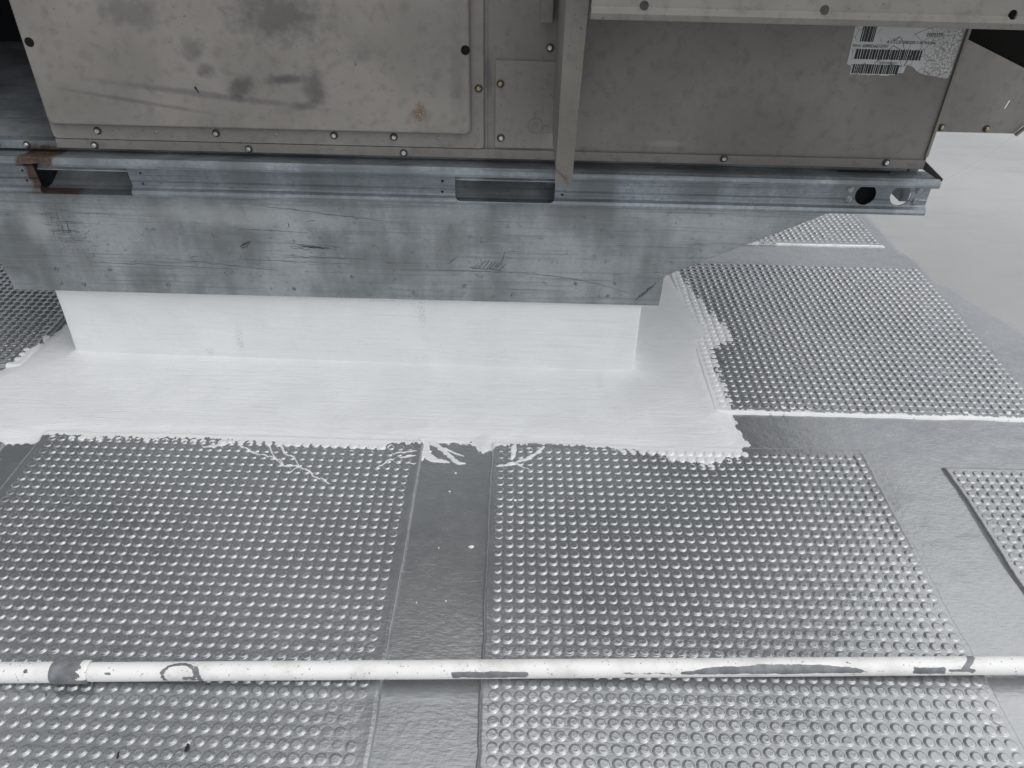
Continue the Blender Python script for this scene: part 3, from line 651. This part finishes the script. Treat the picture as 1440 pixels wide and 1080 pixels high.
bm_obj('knockout', bm, MAT['scuff'], cp)
put(SCREW, 'screw', .056, WY-.0002, .752, fw_)
bm = bmesh.new(); add_box(bm, .036, .0585, WY-.024, WY-.0005, .799, 1.05, .0015); bm_obj('bracket', bm, MAT['cab'], unit)
# front rain hood with its folded lip, and the free-standing slanted flange beside it
hood = empty('rain_hood', (.5, WY, .9), unit)
hy, hz = 1.27, .015
bm = bmesh.new(); add_prism(bm, [(a_, b_+hz) for a_, b_ in [(hy+.014, .8500), (hy+.006, .8435), (hy-.001, .8450), (hy-.0050, .8520), (hy-.0040, .8575), (hy+.001, .8590), (hy+.001, .930), (WY-.0005, 1.16), (WY-.0005, 1.163), (hy-.0010, .932), (hy-.0025, .931), (hy-.0025, .8605), (hy-.0068, .8590), (hy-.0075, .8515), (hy-.0025, .8425), (hy+.006, .8405), (hy+.0155, .8475)]][::-1], .1045, 1.02, 'x')
lip = bm_obj('hood_sheet', bm, MAT['hood'], hood)
boolean_cut(lip, [cyl_cut(x, .878, .0068, hy-.03, hy+.03, 20) for x in (.183, .452, .733)])
for x in (.109, 1.014):
    bm = bmesh.new(); add_prism(bm, [(hy+.016, .868), (WY-.001, .888), (WY-.001, 1.168), (hy+.016, .955)], x, x+.002, 'x'); bm_obj('hood_side', bm, MAT['hood'], hood)
def slab(name, quad, th, nrm, mat, parent):
    bm = bmesh.new(); n = Vector(nrm).normalized()*th
    A = [bm.verts.new(p) for p in quad]; B = [bm.verts.new(Vector(p)+n) for p in quad]; k = len(quad)
    bm.faces.new(A); bm.faces.new(B[::-1])
    for i in range(k): bm.faces.new((A[i], B[i], B[(i+1) % k], A[(i+1) % k]))
    bmesh.ops.recalc_face_normals(bm, faces=bm.faces[:]); return bm_obj(name, bm, mat, parent)
fz = lambda z: 1.475-(z-.512)*.415                                # the flange leans out towards its top
flange_face = slab('flange', [(.0745, fz(.5215), .5215), (.098, fz(.5215), .5215), (.101, fz(.512), .512), (.106, fz(.512), .512), (.1085, fz(.533), .533), (.106, fz(.70), .70), (.1045, fz(.9), .9), (.102, fz(1.02), 1.02), (.069, fz(1.02), 1.02), (.0695, fz(.87), .87), (.0720, fz(.70), .70)], .0022, (0, .92, .38), MAT['hood'], hood)
slab('flange_fold', [(.0745, fz(.5215)-.0005, .5215), (.098, fz(.5215)-.0005, .5215), (.0965, fz(.53)-.0030, .53), (.0745, fz(.553)-.0006, .553)], .0015, (0, -.92, -.38), MAT['hood'], hood)
slab('flange_web', [(.0725, fz(.56)+.003, .56), (.0695, fz(.87)+.003, .87), (.0685, fz(1.02)+.003, 1.02), (.0660, WY-.001, 1.02), (.0655, WY-.001, .80), (.0680, WY-.001, .60)], .0018, (1, .1, 0), MAT['cab'], hood)
slab('corner_tab', [(.8325, 1.561, .553), (.8325, 1.561, .536), (.8535, 1.510, .5285), (.8545, 1.510, .5335)], .004, (.3, 1, .2), MAT['tab'], rail)
# side hood on the end wall: triangular cheek, dark filter opening behind it
sh = empty('side_hood', (.95, 1.7, .57), unit)
bm = bmesh.new(); add_prism(bm, [(.8345, .787), (1.165, .660), (1.165, .600), (1.094, .588), (1.079, .5700), (.8345, .5700)], 1.700, 1.7025); ck = bm_obj('hood_cheek', bm, MAT['cab'], sh)
b2 = bmesh.new(); add_prism(b2, [(1.0375, .622), (1.0425, .622), (1.0465, .640), (1.0415, .640)], 1.68, 1.72); boolean_cut(ck, [bm_obj('cutter', b2, MAT['cab'])])
bm = bmesh.new(); add_prism(bm, [(1.079, .5700), (1.095, .5880), (1.165, .6000), (1.165, .5965), (1.097, .5845), (1.082, .5670)], 1.690, 1.699); bm_obj('cheek_fold', bm, MAT['cab'], sh)
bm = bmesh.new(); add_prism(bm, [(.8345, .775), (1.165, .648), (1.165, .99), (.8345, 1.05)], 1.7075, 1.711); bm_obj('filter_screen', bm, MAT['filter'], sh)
bm = bmesh.new(); add_prism(bm, [(.8345, 1.053), (1.175, .990), (1.175, .994), (.8345, 1.057)], 1.69, 2.5); bm_obj('hood_top', bm, MAT['cab'], sh)
bm = bmesh.new(); add_prism(bm, [(.8345, .787), (1.165, .66), (1.165, .60), (1.079, .570), (.8345, .570)], 2.49, 2.4925); bm_obj('hood_cheek', bm, MAT['cab'], sh)
for x, z in ((.918, .580), (1.016, .5795)): put(SCREW_B, 'screw', x, 1.6998, z, ck)

# weathered bar-code label on the front wall
lab = empty('label', (.72, WY, .76), unit)
LY = WY-.0006
random.seed(11)
edge_pts = [(.622, .830), (.6215, .802), (.6235, .736), (.6330, .733), (.6345, .718)]
x = .6345
while x < .722: edge_pts.append((x, .7175+random.uniform(-.0015, .0015))); x += .006
edge_pts += [(.727, .722), (.735, .722), (.737, .735), (.741, .736), (.752, .733), (.760, .726), (.770, .722), (.781, .7195), (.795, .718), (.805, .716), (.822, .714), (.826, .718), (.826, .83)]
bm = bmesh.new(); add_prism(bm, edge_pts, LY, LY+.0005); bm_obj('paper', bm, MAT['paper'], lab)
def bars(x0, x1, z0, z1, skew=0):
    bm = bmesh.new(); x = x0
    while x < x1:
        wv = random.choice((.0022, .0036, .0052)); 
        vs_ = [bm.verts.new(p) for p in ((x, LY-.0003, z0), (x+wv, LY-.0003, z0), (x+wv, LY-.0003, z1), (x, LY-.0003, z1))]; bm.faces.new(vs_); x += wv+random.choice((.0009, .0013))
    return bm_obj('barcode', bm, MAT['ink'], lab)
bars(.636, .660, .7765, .806); bars(.634, .757, .7455, .7635); bars(.636, .722, .7195, .7365)
def text(s, x, z, size):
    c = bpy.data.curves.new('lettering', 'FONT'); c.body = s; c.size = size; c.offset = size*.015
    o = bpy.data.objects.new('lettering', c); col.objects.link(o)
    dg = bpy.context.evaluated_depsgraph_get(); dg.update(); me = bpy.data.meshes.new_from_object(o.evaluated_get(dg)); bpy.data.objects.remove(o, do_unlink=True)
    me.materials.clear(); me.materials.append(MAT['ink']); o = bpy.data.objects.new('lettering', me); o.rotation_euler = (math.pi/2, 0, 0); o.location = (x, LY-.0003, z); link(o, lab)
text('200235S-', .757, .7885, .0088); text('8.5T C/E 208/230 3 60 R410A', .688, .7745, .0074); text('SERIAL', .625, .7675, .0056); text('6090D6615707', .644, .7665, .0078); text('S 200235S07BJAAD', .684, .7385, .0042)

# ------------------------------------------------------------------ painted extension pole lying across the mats
A0, A1 = Vector((-.77, .685, 0)), Vector((.823, .743, 0)); ax = (A1-A0).normalized()
pz = .0305; R0 = .0143
pole = empty('extension_pole', (.02, .716, .0165)); tag(pole, 'white tubular extension pole smeared with grey paint lying across two studded mats', 'pole')
side = Vector((ax.y, -ax.x, 0))                         # towards the photographer
xs_px = np.array([-.77, -.685, -.632, -.519, -.468, -.083, .039, .161, .39, .552, .737, .823])
def tube(name, x0, x1, rad, paintf, mat, caps=True):
    n = max(3, int((x1-x0)/.003)); m = 44; xs_ = np.linspace(x0, x1, n); th = np.arange(m+1)/m*2*math.pi
    XX, TH = np.meshgrid(xs_, th, indexing='ij'); rr = rad(XX) if callable(rad) else np.full_like(XX, rad)
    base = np.array(A0)[None, None] + (XX-A0.x)[..., None]/ax.x*np.array(ax)[None, None]
    P = base + (np.sin(TH)*rr)[..., None]*np.array(side) + (np.cos(TH)*rr)[..., None]*np.array((0, 0, 1.)); P[..., 2] += pz
    # v runs 0..1 over the half turned up towards a viewer above the mats
    al = (TH-math.radians(40)+math.pi) % (2*math.pi)-math.pi
    vv = np.where(np.abs(al) < math.pi/2, (np.sin(al)+1)/2, np.where(al > 0, 1.3, -.3))
    pv = 1 + paintf(XX, vv)
    return link(bpy.data.objects.new(name, np_mesh(name, P.reshape(-1, 3), grid_faces(n, m+1), mat, True, pv.ravel())), pole)
def box_sd(x, v, x0, x1, v0, v1):
    dv = .030                                           # half turn in metres of v
    return np.minimum(np.minimum(x-x0, x1-x), np.minimum((v-v0)*dv, (v1-v)*dv))
def smear(x, v):
    nz = vnoise(x*40, x*0, 1)
    s = box_sd(x, v, -.083, .036, .55+.06*nz, .93)
    s = np.maximum(s, box_sd(x, v, .035, .09, .80, .90)-.002)
    s = np.maximum(s, box_sd(x, v, .158, .30, .72+.10*nz, .80))
    top = np.interp(x, [.27, .33, .40, .47, .545, .56], [.62, .40, .28, .30, .45, .7])
    s = np.maximum(s, box_sd(x, v, .27, .556, top+.10*nz, .84))
    s = np.maximum(s, box_sd(x, v, .555, .64, .66, .74)); s = np.maximum(s, box_sd(x, v, .635, .688, .48+.15*nz, .90))
    s = np.maximum(s, .007-np.abs((x-.72)+.03*(v-.5)*np.sign(.6-v)) - np.maximum(0, v-.75)*.05)
    s = np.maximum(s, box_sd(x, v, .69, .735, .60, .80))
    # looping swirl
    q = np.hypot((x+.494)/.026, (v-.62)/.55); s = np.maximum(s, np.where(v < .95, (.16-np.abs(q-.95))*.018, -.01))
    s = np.maximum(s, .0045-np.abs(x+.468-.010*(v-.4))-np.where((v < .2), .01, 0)); s = np.maximum(s, box_sd(x, v, -.49, -.468, .72, .92))
    s = np.maximum(s, (.008-np.hypot(x+.722, (v-.40)*.03)*2.2)); s = np.maximum(s, .005-np.hypot((x+.60)*.4, (v-.55)*.03)*2)
    return s-.001
tube('pole_tube', -.648, 1.25, R0, smear, MAT['pole'])
tube('outer_tube', -1.25, -.672, .0154, smear, MAT['pole'])
def fer(x, v): return np.where(x < -.645+.012*vnoise(v*6, x*0, 3), .01, -.01) + np.where(v > .78, .02, 0)
tube('ferrule', -.688, -.632, lambda X: .0156+.0018*np.clip(np.minimum((X+.688)/.004, (-.632-X)/.002), 0, 1)**.5, fer, MAT['pole'])

# bits of dirt on the near mat
for x, y, r in ((-.452, .585, .006), (-.545, .572, .004)):
    bm = bmesh.new(); bmesh.ops.create_icosphere(bm, subdivisions=2, radius=r)
    for v in bm.verts: v.co = Vector((v.co.x*.45, v.co.y, v.co.z*.35))*(1+.5*random.uniform(-1, 1)) + Vector((x, y, TOP+.002))
    o = bm_obj('debris', bm, MAT['dark']); tag(o, 'tiny dark leaf crumb between studs in front of the pole', 'debris', 'dark crumbs on the mat')

scene.render.resolution_x = 1024; scene.render.resolution_y = 768
